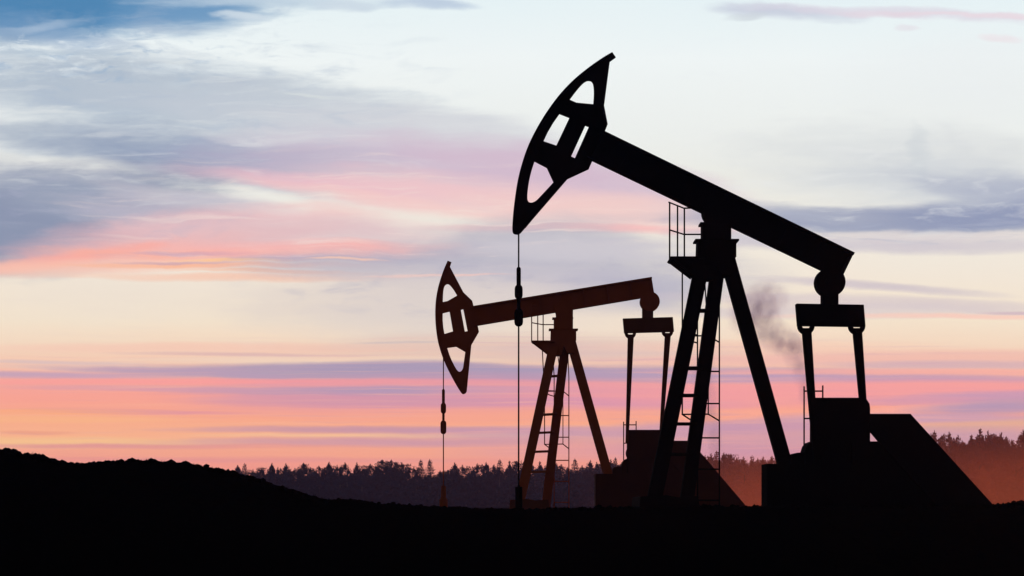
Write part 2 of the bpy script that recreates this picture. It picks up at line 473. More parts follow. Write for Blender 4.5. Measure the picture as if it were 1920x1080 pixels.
# horse head measured from the side (drawing units)
ARC = [(1147.8, 98.1), (1130, 108.6), (1106, 125.2), (1078, 147.8), (1052, 174.4), (1028, 206), (1007.8, 238.5), (991, 272), (979.3, 305), (970.7, 339), (964.8, 377.4), (961.6, 408), (960.6, 431), (963.3, 438.3), (970.7, 440)]
def catmull(P, n=4):
    out = []
    for i in range(len(P) - 1):
        p0 = P[max(i - 1, 0)]; p1 = P[i]; p2 = P[i + 1]; p3 = P[min(i + 2, len(P) - 1)]
        for k in range(n):
            t = k / n
            out.append(tuple(.5 * (2 * p1[j] + (p2[j] - p0[j]) * t + (2 * p0[j] - 5 * p1[j] + 4 * p2[j] - p3[j]) * t * t + (3 * p1[j] - p0[j] - 3 * p2[j] + p3[j]) * t ** 3) for j in (0, 1)))
    out.append(P[-1]); return out
ARCS = catmull(ARC)
HEAD = ARCS + [(976, 437.5), (1063.7, 336), (1103.7, 317.4), (1111, 301), (1134, 247), (1139.3, 233), (1132.6, 198.5), (1143.3, 115.9), (1154.4, 107.8)]
def cr(pts): return [(930 + x / 2.7, 70 + y / 2.7) for x, y in pts]
HOLE1 = cr(smooth_loop([(372, 317), (407, 332), (492, 340), (496, 290), (494, 245), (486, 224), (468, 219), (450, 225), (428, 245), (400, 279)], 2, (0, 1, 2)))
HOLE2 = cr([(321, 388), (372, 408), (305, 549), (240, 527), (262, 480), (290, 432)])
HOLE3 = cr([(452, 447), (470, 454), (399, 613), (380, 604)])
HOLE4 = cr(smooth_loop([(195, 629), (257, 661), (291, 735), (225, 806), (202, 830), (178, 840), (160, 832), (158, 800), (165, 740), (178, 680)], 2, (0, 1, 2)))

def make_pumpjack(label, M, root_loc, pose, rod, eq_shift, pitman_foot, lift=0):
    """pose: (a, b) complex similarity for the beam group; rod: measurements of the hanging rod"""
    root = bpy.data.objects.new('pumpjack', None); C.objects.link(root)
    root.location = root_loc
    tag(root, label, 'pumpjack', 'pumpjacks on the dark field')
    pa, pb = pose
    def B(p):
        z = complex(p[0] - 1345, 950 - p[1]); w = pa * z + pb
        return Q(w.real + 1345, 950 - w.imag)
    def BL(pts): return [B(p) for p in pts]
    main, legm, dark, mid = M['main'], M['leg'], M['dark'], M['mid']
    # --- horse head: one web plate with cut-outs, a curved cable track and stiffeners
    m = MB(); m.prism([BL(HEAD), BL(HOLE1), BL(HOLE2), BL(HOLE3), BL(HOLE4)], -.035, .035)
    head = m.build('horse_head', main, root)
    m = MB()
    inner = []
    A_ = ARCS[2:-3]
    for i, p in enumerate(A_):
        q0 = A_[max(i - 1, 0)]; q1 = A_[min(i + 1, len(A_) - 1)]
        dx, dy = q1[0] - q0[0], q1[1] - q0[1]; L = math.hypot(dx, dy)
        inner.append((p[0] - dy / L * 5, p[1] + dx / L * 5))
    # inner side lies to the right of the arc
    inner = [(2 * p[0] - q[0], 2 * p[1] - q[1]) if q[0] < p[0] else q for p, q in zip(A_, inner)]
    outer = [(p[0] * .75 + q[0] * .25, p[1] * .75 + q[1] * .25) for p, q in zip(A_, inner)]
    m.prism([BL(outer + inner[::-1])], -.11, .11)
    m.build('cable_track', main, head)
    for a, b in (((1068, 330), (1100, 314)), ((1134, 232), (1128, 201)), ((1129, 196), (1138, 122)), ((1058, 336), (984, 426))):
        m = MB(); P0, P1 = B(a), B(b); m.tube((P0[0], 0, P0[1]), (P1[0], 0, P1[1]), .02, sq=.08)
        m.build('stiffener', main, head)
    # --- walking beam: I section
    def lerp(a, b, t): return (a[0] + (b[0] - a[0]) * t, a[1] + (b[1] - a[1]) * t)
    tl, tr, br, bl = (1126, 244.6), (1600.6, 475.2), (1577, 524), (1100, 295)
    fl = .085
    m = MB()
    m.prism([BL([tl, tr, lerp(tr, br, fl), lerp(tl, bl, fl)])], -.15, .15)
    m.prism([BL([lerp(tl, bl, 1 - fl), lerp(tr, br, 1 - fl), br, bl])], -.15, .15)
    m.prism([BL([lerp(tl, bl, fl), lerp(tr, br, fl), lerp(tr, br, 1 - fl), lerp(tl, bl, 1 - fl)])], -.02, .02)
    for t in (.01, .12, .25, .38, .5, .62, .75, .88, .99):       # web stiffener plates
        a, b = lerp(lerp(tl, tr, t), lerp(bl, br, t), fl), lerp(lerp(tl, tr, t), lerp(bl, br, t), 1 - fl)
        P0, P1 = B(a), B(b)
        m.tube((P0[0], 0, P0[1]), (P1[0], 0, P1[1]), .012, sq=.14)
    m.build('walking_beam', main, root)
    m = MB(); c = B((1341, 398)); m.disc(c, 25 * S, -.19, .19)
    m.build('saddle_bearing', mid if False else main, root)
    # --- post head: two stacked boxes with flanges
    m = MB()
    m.prism([QL([(1315.5, 422), (1369, 422), (1369, 452), (1315.5, 452)])], -.22, .22)
    m.prism([QL([(1320, 396), (1369.3, 396), (1369, 421.5), (1322, 421.5)])], -.17, .17)
    ph = m.build('post_head', main, root)
    m = MB(); m.prism([QL([(1311.3, 419.4), (1369.8, 419.4), (1369.8, 423), (1311.3, 423)])], -.235, .235); m.build('flange', main, ph)
    m = MB(); m.prism([QL([(1301.6, 451.2), (1383, 451.2), (1383, 454.4), (1301.6, 454.4)])], -.28, .28); m.build('flange', main, ph)
    m = MB(); m.prism([QL([(1307, 454.6), (1378, 454.6), (1378, 484.6), (1372, 484.6), (1372, 520), (1352, 519), (1343, 500), (1336, 526), (1322, 526), (1297.8, 519.6), (1300, 490), (1306, 484.6)])], -.26, .26)
    m.build('post_cap', main, root)
    # --- three posts
    def leg(name, top, bot, w0, w1, yt, yb, matl):
        m = MB(); m.tube(Q3(top[0], top[1], yt), Q3(bot[0], bot[1], yb), w0 * S / 2, w1 * S / 2, sq=.15)
        return m.build(name, matl, root)
    # near front leg, far front leg, rear leg
    leg('leg', (1315.5, 500), (1221.5, 962), 26.3, 26.3, -.2, -1.1, legm)
    leg('leg', (1346.5, 496), (1284.5, 962), 25.3, 25.3, .2, 1.1, legm)
    leg('leg', (1363.5, 484), (1471.8, 872), 25.6, 25.6, 0, 0, legm)
    for y, xa, xb, h in ((582.8, 1304, 1334, 6.5), (690.6, 1283, 1321, 6.5), (741.6, 1272, 1313, 6), (794.9, 1263, 1307, 6.5), (852, 1252, 1299, 6.5)):
        t = (y - 500) / 462
        m = MB(); m.tube(Q3(xa, y, -.2 - .9 * t), Q3(xb, y, .2 + .9 * t), h * S / 2, sq=.05)
        m.build('cross_bar', legm, root)
    # --- service platform with railing
    m = MB()
    m.prism([QL([(1254, 486.3), (1307, 486.3), (1298, 520)])], -.42, -.36)
    m.prism([QL([(1254, 486.3), (1307, 486.3), (1298, 520)])], .36, .42)
    m.prism([QL([(1254, 486.3), (1318, 486.3), (1318, 489.5), (1258, 489.5)])], -.5, .5)
    m.prism([QL([(1258, 488), (1307, 488), (1298, 519)])], -.03, .03)
    m.tube(Q3(1297, 517, -.42), Q3(1297, 517, .42), .03)
    m.prism([QL([(1262, 489), (1300, 489), (1297, 516)])], -.36, .36)
    plat = m.build('platform', main, root)
    m = MB(); r = .019
    F = -.36; Bk = .36
    posts = [((1255.6, 380), (1255.6, 487), F), ((1270.4, 385), (1270.4, 487), 0), ((1283.2, 391), (1283.2, 487), Bk)]
    for a, b, y in posts: m.tube(Q3(*a, y), Q3(*b, y), r)
    m.tube(Q3(1254.2, 379.2, F), Q3(1283.2, 390.8, Bk), r); m.tube(Q3(1283.2, 390.4, Bk), Q3(1312, 389.6, Bk), r)
    m.tube(Q3(1255.4, 431, F), Q3(1283.2, 439.8, Bk), r); m.tube(Q3(1283.2, 439.5, Bk), Q3(1318, 439.5, Bk), r)
    m.build('railing', main, plat)
    # --- caged ladder behind the posts
    m = MB(); yl = 1.3
    m.tube(Q3(1307.8, 500, .6), Q3(1307.8, 590, yl), .018); m.tube(Q3(1307.8, 588, yl), Q3(1307.8, 962, yl), .018)
    m.tube(Q3(1348.8, 470, .6), Q3(1348.8, 590, yl), .018); m.tube(Q3(1348.8, 588, yl), Q3(1348.8, 962, yl), .018)
    lad = m.build('ladder', main, root)
    for y in (576, 606, 666, 696.4, 726, 756.7, 789, 821, 850, 879.7, 910, 938):
        if y in (606, 666, 726, 789, 850, 910, 576): continue
        m = MB(); m.tube(Q3(1307.8, y, yl), Q3(1348.8, y, yl), .019); m.build('rung', main, lad)
    m = MB()
    m.tube(Q3(1279.3, 490, .45), Q3(1279.3, 640, 1.6), .018); m.tube(Q3(1279.3, 640, 1.6), Q3(1279.3, 778, 1.6), .018)
    m.tube(Q3(1320, 500, .5), Q3(1328, 640, 1.95), .016); m.tube(Q3(1328, 640, 1.95), Q3(1328, 777, 1.95), .016)
    for yb_, yf_ in ((777, 789), (630, 642)):
        P_ = [Q3(1307.8, yf_ + 1, yl), Q3(1293, yf_ - 3, yl + .1), Q3(1279.3, yb_, 1.6), Q3(1328, yb_ - .5, 1.95), Q3(1348.8, yf_, yl)]
        for a, b in zip(P_, P_[1:]): m.tube(a, b, .019)
    P_ = [Q3(1307.8, 627.5, yl), Q3(1279.3, 627.5, 1.6)]
    m.tube(P_[0], P_[1], .016)
    m.build('safety_cage', main, lad)
    # --- tail bearing, equalizer, shackles, pitman arms
    bc = B((1555.4, 530)); ex, ez = eq_shift
    m = MB(); m.disc(bc, 27.6 * S, -.17, .17); m.disc(bc, 10 * S, -.22, .22); m.build('tail_bearing', main, root)
    E = lambda p: (p[0] + ex, p[1] + ez)
    shear = lambda lx: (lx - Q(1555.4 + ex, 0)[0]) / (47.5 * S) * .5
    def QE(p):
        y = (p[0] - 1555.4) / 47.5 * .5; return Q(p[0] + ex, p[1] + ez, y)
    m = MB(); m.prism([[Q(*E(p)) for p in ((1540.2, 545), (1570.2, 545), (1570.2, 572), (1540.2, 572))]], -.14, .14); m.build('equalizer_neck', mid, root)
    m = MB(); m.prism([[QE(p) for p in ((1491, 571.2), (1619.6, 571.2), (1622.9, 611.6), (1494.4, 611.6))]], -.13, .13, shear)
    m.build('equalizer', mid, root)
    for cx, foot, sy in ((1511, pitman_foot[0], -.5), (1606, pitman_foot[1], .5)):
        out = [(cx + 16.3, 611)] + [(cx + 16.3 * math.cos(t), 611 + 17 * math.sin(t)) for t in [math.pi * i / 12 for i in range(1, 12)]] + [(cx - 16.3, 611)]
        hole = [(cx - 7.4, 611.9), (cx + 7.6, 611.9), (cx + 5.7, 615.2), (cx - 5.7, 615.2)]
        y = sy
        m = MB(); m.prism([[Q(p[0] + ex, p[1] + ez, y) for p in out], [Q(p[0] + ex, p[1] + ez, y) for p in hole]], y - .03, y + .03)
        sk = m.build('shackle', mid, root)
        m = MB(); m.tube((Q(cx + ex, 622 + ez, y)[0], y - .09, Q(cx + ex, 622 + ez, y)[1]), (Q(cx + ex, 622 + ez, y)[0], y + .09, Q(cx + ex, 622 + ez, y)[1]), .05, seg=10); m.build('pin', mid, sk)
        a = Q3(cx + 1.2 + ex, 620 + ez, y); b0 = Q3(*foot, y)
        d = (Vector(b0) - Vector(a)); d = d * (300 * S / d.length); b = Vector(a) + d
        m = MB(); m.tube(a, b, 8.3 * S, 3.9 * S, sq=.07); m.build('pitman_arm', mid, root)
    # --- gearbox, crank disc, access rail
    yn, yf = -.38, .25
    fx = lambda px, py: (Q(px, 0, yf)[0], Q(0, py - lift, yn)[1])      # left edges are seen at the far face
    nx = lambda px, py: Q(px, py - lift, yn)
    m = MB(); m.prism([[fx(1518.3, 745.6), nx(1618, 745.6), nx(1625, 748.5), nx(1630.5, 757), nx(1631.6, 766), nx(1631.6, 905), fx(1518.3, 905)]], yn, yf)
    gb = m.build('gearbox', dark, root)
    m = MB(); c = nx(1600, 781); m.disc(c, 24 * S, yf + .01, yf + .1); m.build('crank_hub', dark, gb)
    m = MB(); m.disc((Q(1545, 0, yn)[0], Q(0, 800, yn)[1]), 24 * S, yn - .1, yn - .01); m.build('crank_hub', dark, gb)
    m = MB(); m.prism([[fx(1501.9, 880), fx(1501.9, 846), fx(1505, 836), fx(1510.5, 829), fx(1518, 827), nx(1524, 827), nx(1524, 880)]], -.34, .34)
    m.build('belt_housing', dark, root)
    m = MB(); m.prism([[fx(1476, 872), fx(1478, 853), fx(1483, 849.6), fx(1490, 848.2), nx(1510, 848.2), nx(1510, 872)]], -.25, .25)
    m.build('motor', dark, root)
    m = MB(); ry = .5
    m.tube(Q3(1507.7, 724.3 - lift, ry), Q3(1507.7, 850, ry), .0185); m.tube(Q3(1542.7, 722.7 - lift, ry), Q3(1542.7, 760, ry), .0185)
    m.tube(Q3(1507.7, 733.3 - lift, ry), Q3(1542.7, 733.3 - lift, ry), .0185); m.tube(Q3(1507.7, 784.7 - lift, ry), Q3(1530, 784.7 - lift, ry), .0185)
    m.build('access_rail', dark, root)
    # --- sloping crank guard and base block
    yn2, yf2 = -.7, .35
    n2 = lambda px, py: Q(px, py - lift, yn2); f2 = lambda px, py: (Q(px, 0, yf2)[0], Q(0, py - lift, yn2)[1])
    m = MB(); m.prism([[n2(1631, 775.8), n2(1707.3, 775.8), (n2(1876.5, 0)[0], 0), (n2(1770, 0)[0], 0), n2(1646.6, 827.4), n2(1631, 808.8)]], yn2, yn2 + .08)
    m.prism([QL([(1660, 781), (1698, 781), (1840, 958), (1780, 958), (1664, 840)], yf2)], yf2 - .08, yf2)
    m.prism([[n2(1690, 777), n2(1706, 777), (n2(1873, 0)[0], .005), (n2(1840, 0)[0], .005)]], yn2 + .08, yf2 - .08)
    m.build('crank_guard', dark, root)
    m = MB(); m.prism([[f2(1426.5, 869.3), n2(1600, 869.3), n2(1600, 827.2), n2(1660, 827.2), n2(1780, 935), (n2(1780, 0)[0], 0), (f2(1426.5, 0)[0], 0)]], yn2 + .09, yf2 - .09)
    m.build('base_block', dark, root)
    # --- concrete footing under the front posts
    m = MB(); m.prism([[(Q(1190, 0)[0], 0), Q(1193, 931.5), Q(1240, 929), Q(1262, 933), Q(1298, 930.5), (Q(1301, 0)[0], 0)]], -1.3, 1.3)
    m.build('footing', mid if M.get('far') else main, root)
    # --- hanging cable, carrier and rod
    rx, top_, s0, s1, b0, b1, c0, c1, rend = rod
    m = MB(); m.tube(Q3(rx, top_), Q3(rx, s0 + 4), .0185, seg=8); m.build('bridle_cable', main, root)
    lx = Q(rx, 0)[0]; Z = lambda py: Q(0, py)[1]
    m = MB(); m.lathe([(.03, Z(s0)), (.052, Z(s0 + 3)), (.052, Z(s1))], lx, 0); m.build('rope_socket', main, root)
    m = MB(); m.lathe([(.05, Z(b0)), (.085, Z(b0 + 3.5)), (.095, Z(b0 + 8)), (.095, Z(b1 - 8)), (.085, Z(b1 - 3.5)), (.05, Z(b1))], lx, 0); m.build('rod_clamp', main, root)
    m = MB(); m.lathe([(.044, Z(b1 - 1)), (.044, Z(c0 + 1))], lx, 0); m.build('carrier_sleeve', main, root)
    m = MB(); m.lathe([(.05, Z(c0)), (.092, Z(c0 + 3.5)), (.104, Z(c0 + 8)), (.104, Z(c1 - 8)), (.088, Z(c1 - 3)), (.045, Z(c1))], lx, 0); m.build('rod_clamp', main, root)
    m = MB(); m.tube(Q3(rx, c1 - 2), (lx, 0, Z(rend)), .019); m.build('polished_rod', main, root)
    return root

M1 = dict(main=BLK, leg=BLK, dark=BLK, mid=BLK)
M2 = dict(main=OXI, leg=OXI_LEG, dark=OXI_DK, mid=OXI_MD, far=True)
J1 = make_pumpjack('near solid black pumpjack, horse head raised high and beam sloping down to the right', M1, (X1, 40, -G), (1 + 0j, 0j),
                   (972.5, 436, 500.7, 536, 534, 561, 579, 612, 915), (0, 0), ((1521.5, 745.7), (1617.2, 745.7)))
# the far machine: same build, beam tipped the other way
p1, e1 = complex(1147.8 - 1345, 950 - 98.1), complex(1600.8 - 1345, 950 - 474.3)
p2, e2 = complex((839.4 - 1058) * 1.5, (950 - 489.0) * 1.5), complex((1221.4 - 1058) * 1.5, (950 - 519.4) * 1.5)
a_ = (p2 - e2) / (p1 - e1); b_ = e2 - a_ * e1
x2u = lambda px: (px - 1058) * 1.5 + 1345
y2u = lambda py: 950 - (950 - py) * 1.5
bearing = a_ * complex(1555.4 - 1345, 950 - 530) + b_
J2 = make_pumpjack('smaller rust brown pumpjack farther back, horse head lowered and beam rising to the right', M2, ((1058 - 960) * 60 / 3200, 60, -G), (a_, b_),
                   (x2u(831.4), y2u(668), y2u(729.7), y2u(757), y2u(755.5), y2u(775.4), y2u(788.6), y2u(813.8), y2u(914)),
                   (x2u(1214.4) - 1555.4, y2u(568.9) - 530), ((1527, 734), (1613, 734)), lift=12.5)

# ------------------------------------------------------------------ wellheads
def wellhead(x, y, label, m, prof_px):
    root = bpy.data.objects.new('wellhead', None); C.objects.link(root); root.location = (x, y, -G)
    tag(root, label, 'wellhead', 'wellheads under the horse heads')
    b = MB(); b.lathe([(r * S, (950 - py) * S + G) for r, py in prof_px], 0, 0, 18); b.build('stuffing_box', m, root)
    b = MB(); b.lathe([(14 * S, 0), (14 * S, .06)], 0, 0, 20); b.lathe([(10 * S, .065), (10 * S, .12)], 0, 0, 20); b.build('casing_flange', m, root)
    return root
wellhead((972.8 - 960) * S, 40, 'black wellhead casing below the near rod, left of the near posts', BLK, [(6.8, 962), (6.8, 913.5), (6, 912.6), (2.5, 912.5), (2.5, 910)])
wellhead((831.6 - 960) * 60 / 3200, 60, 'rust brown wellhead casing below the far rod, left of the near rod', OXI_LEG,
         [(11.5, 962), (11.3, 929), (7.5, 926), (6.8, 897), (6, 892), (2.5, 891), (2.5, 889)])

# ------------------------------------------------------------------ ground
PROF = [(-2500, 930), (-900, 880), (-300, 850), (0, 844), (18, 846), (30, 852.5), (47, 851), (63, 854), (88, 861.5), (115, 869.5), (143, 870), (160, 872), (177, 873.5), (184, 869), (213, 868), (247, 866.8),
        (283, 865.6), (320, 869), (353, 871.8), (383, 877.5), (407, 881.5), (430, 887), (460, 894.5), (510, 910), (553, 923.5), (598, 936), (618, 939.5), (640, 938.5), (660, 938), (711, 945.5),
        (784, 949.5), (886, 954), (965, 956), (1040, 955.5), (1100, 954), (1300, 952), (1425, 950.5), (1560, 951), (1700, 951), (1860, 950), (1885, 948.5), (1905, 945.5), (1922, 942), (2100, 940), (2600, 946), (4200, 950)]
PX = np.array([p[0] for p in PROF], float); PY = np.array([p[1] for p in PROF], float)
YC = 32.0
def vnoise(x, y, seed):
    """cheap tileless value noise on arrays"""
    xi = np.floor(x).astype(np.int64); yi = np.floor(y).astype(np.int64)
    fx = x - xi; fy = y - yi; fx = fx * fx * (3 - 2 * fx); fy = fy * fy * (3 - 2 * fy)
    def h(a, b):
        n = (a * 374761393 + b * 668265263 + seed * 974711) & 0xffffffff
        n = ((n ^ (n >> 13)) * 1274126177) & 0xffffffff
        return ((n ^ (n >> 16)) & 0xffff) / 65535.0
    return (h(xi, yi) * (1 - fx) + h(xi + 1, yi) * fx) * (1 - fy) + (h(xi, yi + 1) * (1 - fx) + h(xi + 1, yi + 1) * fx) * fy
def sstep(a, b, x):
    t = np.clip((x - a) / (b - a), 0, 1); return t * t * (3 - 2 * t)
def ground_z(x, y, detail=True):
    crest = (950 - np.interp(x * 100 + 960, PX, PY)) * .01
    rise = sstep(14, YC, y); fall = 1 - sstep(YC, YC + 6.5, y); fall_hill = 1 - sstep(YC, YC + 16, y)
    hill = np.maximum(crest, 0); low = np.minimum(crest, 0)
    front = -1.5 * (1 - rise) + crest * rise
    back = -G + (G + low) * fall + hill * fall_hill
    z = np.where(y < YC, front, back) + 2.6 * sstep(425, 520, y) * (y > 425)
    if detail:
        near = np.exp(-((y - YC) / 9) ** 2)
        z = z + (vnoise(x / .16, y / .16, 1) - .62) * (.045 + .008 * (x < -3.5)) * near + (vnoise(x / .09, y / .09, 2) - .6) * (.018 + .016 * (x < -3.5)) * near + (vnoise(x / .6, y / .6, 3) - .5) * .04 * near
    return z
def axis(segs):
    out = []
    for a, b, st in segs: out += list(np.arange(a, b, st))
    return np.array(out)
xs = np.concatenate([[-2500, -1200, -600, -300, -150, -80, -50, -35, -27, -21, -17, -14], np.arange(-12, 12, .04), [12, 14, 17, 21, 27, 35, 50, 80, 150, 300, 600, 1200, 2500]])
ys = np.concatenate([[-400, -150, -60, -20, 0, 6, 12, 16, 19, 22, 24, 26], np.arange(27, 30, .2), np.arange(30, 34, .05), np.arange(34, 39, .25), [39, 41, 43, 45, 47, 49, 55, 65, 80, 110, 150, 220, 320, 450, 700, 1200, 2500]])
XX, YY = np.meshgrid(xs, ys)
ZZ = ground_z(XX, YY)
nx_, ny_ = len(xs), len(ys)
gv = np.stack([XX.ravel(), YY.ravel(), ZZ.ravel()], 1)
ii = (np.arange(ny_ - 1)[:, None] * nx_ + np.arange(nx_ - 1)[None, :]).ravel()
gf = np.stack([ii, ii + 1, ii + 1 + nx_, ii + nx_], 1)
me = bpy.data.meshes.new('ground')
me.vertices.add(len(gv)); me.vertices.foreach_set('co', gv.ravel())
me.loops.add(gf.size); me.loops.foreach_set('vertex_index', gf.ravel().astype(np.int32))
me.polygons.add(len(gf)); me.polygons.foreach_set('loop_start', np.arange(0, gf.size, 4, dtype=np.int32))
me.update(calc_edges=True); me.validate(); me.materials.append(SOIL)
ground = bpy.data.objects.new('ground', me); C.objects.link(ground); ground['kind'] = 'structure'

# clods of turned soil along the crest
rnd = random.Random(4)
cv, cf = [], []
ico = bmesh.new(); bmesh.ops.create_icosphere(ico, subdivisions=1, radius=1)
icv = [v.co.copy() for v in ico.verts]; icf = [tuple(v.index for v in f.verts) for f in ico.faces]; ico.free()
cx_, cy_ = [], []
for i in range(2600):
    x = rnd.uniform(-11, 11)
    if -3.0 < x < .2 and rnd.random() < .55: continue
    cx_.append(x); cy_.append(YC + rnd.gauss(-.2, .55))
cz_ = ground_z(np.array(cx_), np.array(cy_))
for x, y, z in zip(cx_, cy_, cz_):
    r = .014 + .030 * rnd.random() ** 2
    if x < -4.5: r *= 1.55
    sx, sy, sz = rnd.uniform(.8, 1.5), rnd.uniform(.8, 1.4), rnd.uniform(.7, 1.1)
    k = len(cv)
    for c in icv:
        j = rnd.uniform(.8, 1.2)
        cv.append((x + c.x * r * sx * j, y + c.y * r * sy * j, z + r * .15 + c.z * r * sz * j))
    cf += [tuple(q + k for q in f) for f in icf]
clods = link_mesh('soil_clods', cv, cf, SOIL)
tag(clods, 'dark crumbly clods of soil lying along the top of the field bank', 'soil clods', kind='stuff')

# a few dry weed stalks on the left rise
wv, wf = [], []
for x0 in (-7.88, -7.9, -7.86, -7.68, -7.66, -7.70, -7.64, -7.62, -7.91, -5.4, -5.36, -8.3, -9.2, -6.6, -5.2):
    zb = float(ground_z(np.array([x0]), np.array([32.0]))[0]); h = rnd.uniform(.05, .11)
    for s_ in range(4):
        a = Vector((x0, 32, zb - .02)); b = a + Vector((rnd.uniform(-.03, .03), rnd.uniform(-.03, .03), h * rnd.uniform(.6, 1)))
        mb_ = MB(); mb_.tube(a, b, .004, .0015, seg=4)
        for q in range(3):
            p = a.lerp(b, rnd.uniform(.4, .9)); mb_.tube(p, p + Vector((rnd.uniform(-.025, .025), 0, .02)), .003, .001, seg=4)
        k = len(wv); wv += mb_.v; wf += [tuple(t + k for t in f) for f in mb_.f]
for q in range(420):      # a low fringe of dead grass along the rise
    x0 = rnd.uniform(-9.8, -3.2); y0_ = 32 + rnd.uniform(-.5, .3)
    zb = float(ground_z(np.array([x0]), np.array([y0_]))[0]); mb_ = MB()
    for s_ in range(3):
        a = Vector((x0 + rnd.uniform(-.02, .02), y0_, zb - .02)); mb_.tube(a, a + Vector((rnd.uniform(-.03, .03), 0, rnd.uniform(.03, .075))), .0045, .002, seg=3)
    k = len(wv); wv += mb_.v; wf += [tuple(t + k for t in f) for f in mb_.f]
weeds = link_mesh('dry_weeds', wv, wf, SOIL)
tag(weeds, 'sparse dry weed stalks standing on the dark left rise', 'weeds', kind='stuff')

# ------------------------------------------------------------------ trees
def foliage_mat(name, c1, c2):
    m = mat(name, c1, c2, .95, .0, .9, detail=3)
    return m
FOL = {  # red horizon glow and its fade to the left are painted into leaf colours
 'dusky': foliage_mat('dusky_needles', (.008, .008, .014), (.011, .011, .018)),
 'faint_glow': foliage_mat('faint_glow_needles', (.030, .018, .026), (.036, .022, .030)),
 'red_glow': foliage_mat('red_glow_leaves', (.20, .050, .030), (.24, .060, .034)),
 'dim_glow': foliage_mat('dim_glow_leaves', (.14, .040, .030), (.17, .046, .032)),
}
BARK = mat('bark', (.05, .035, .03), (.07, .05, .04), .95, 0, 2)

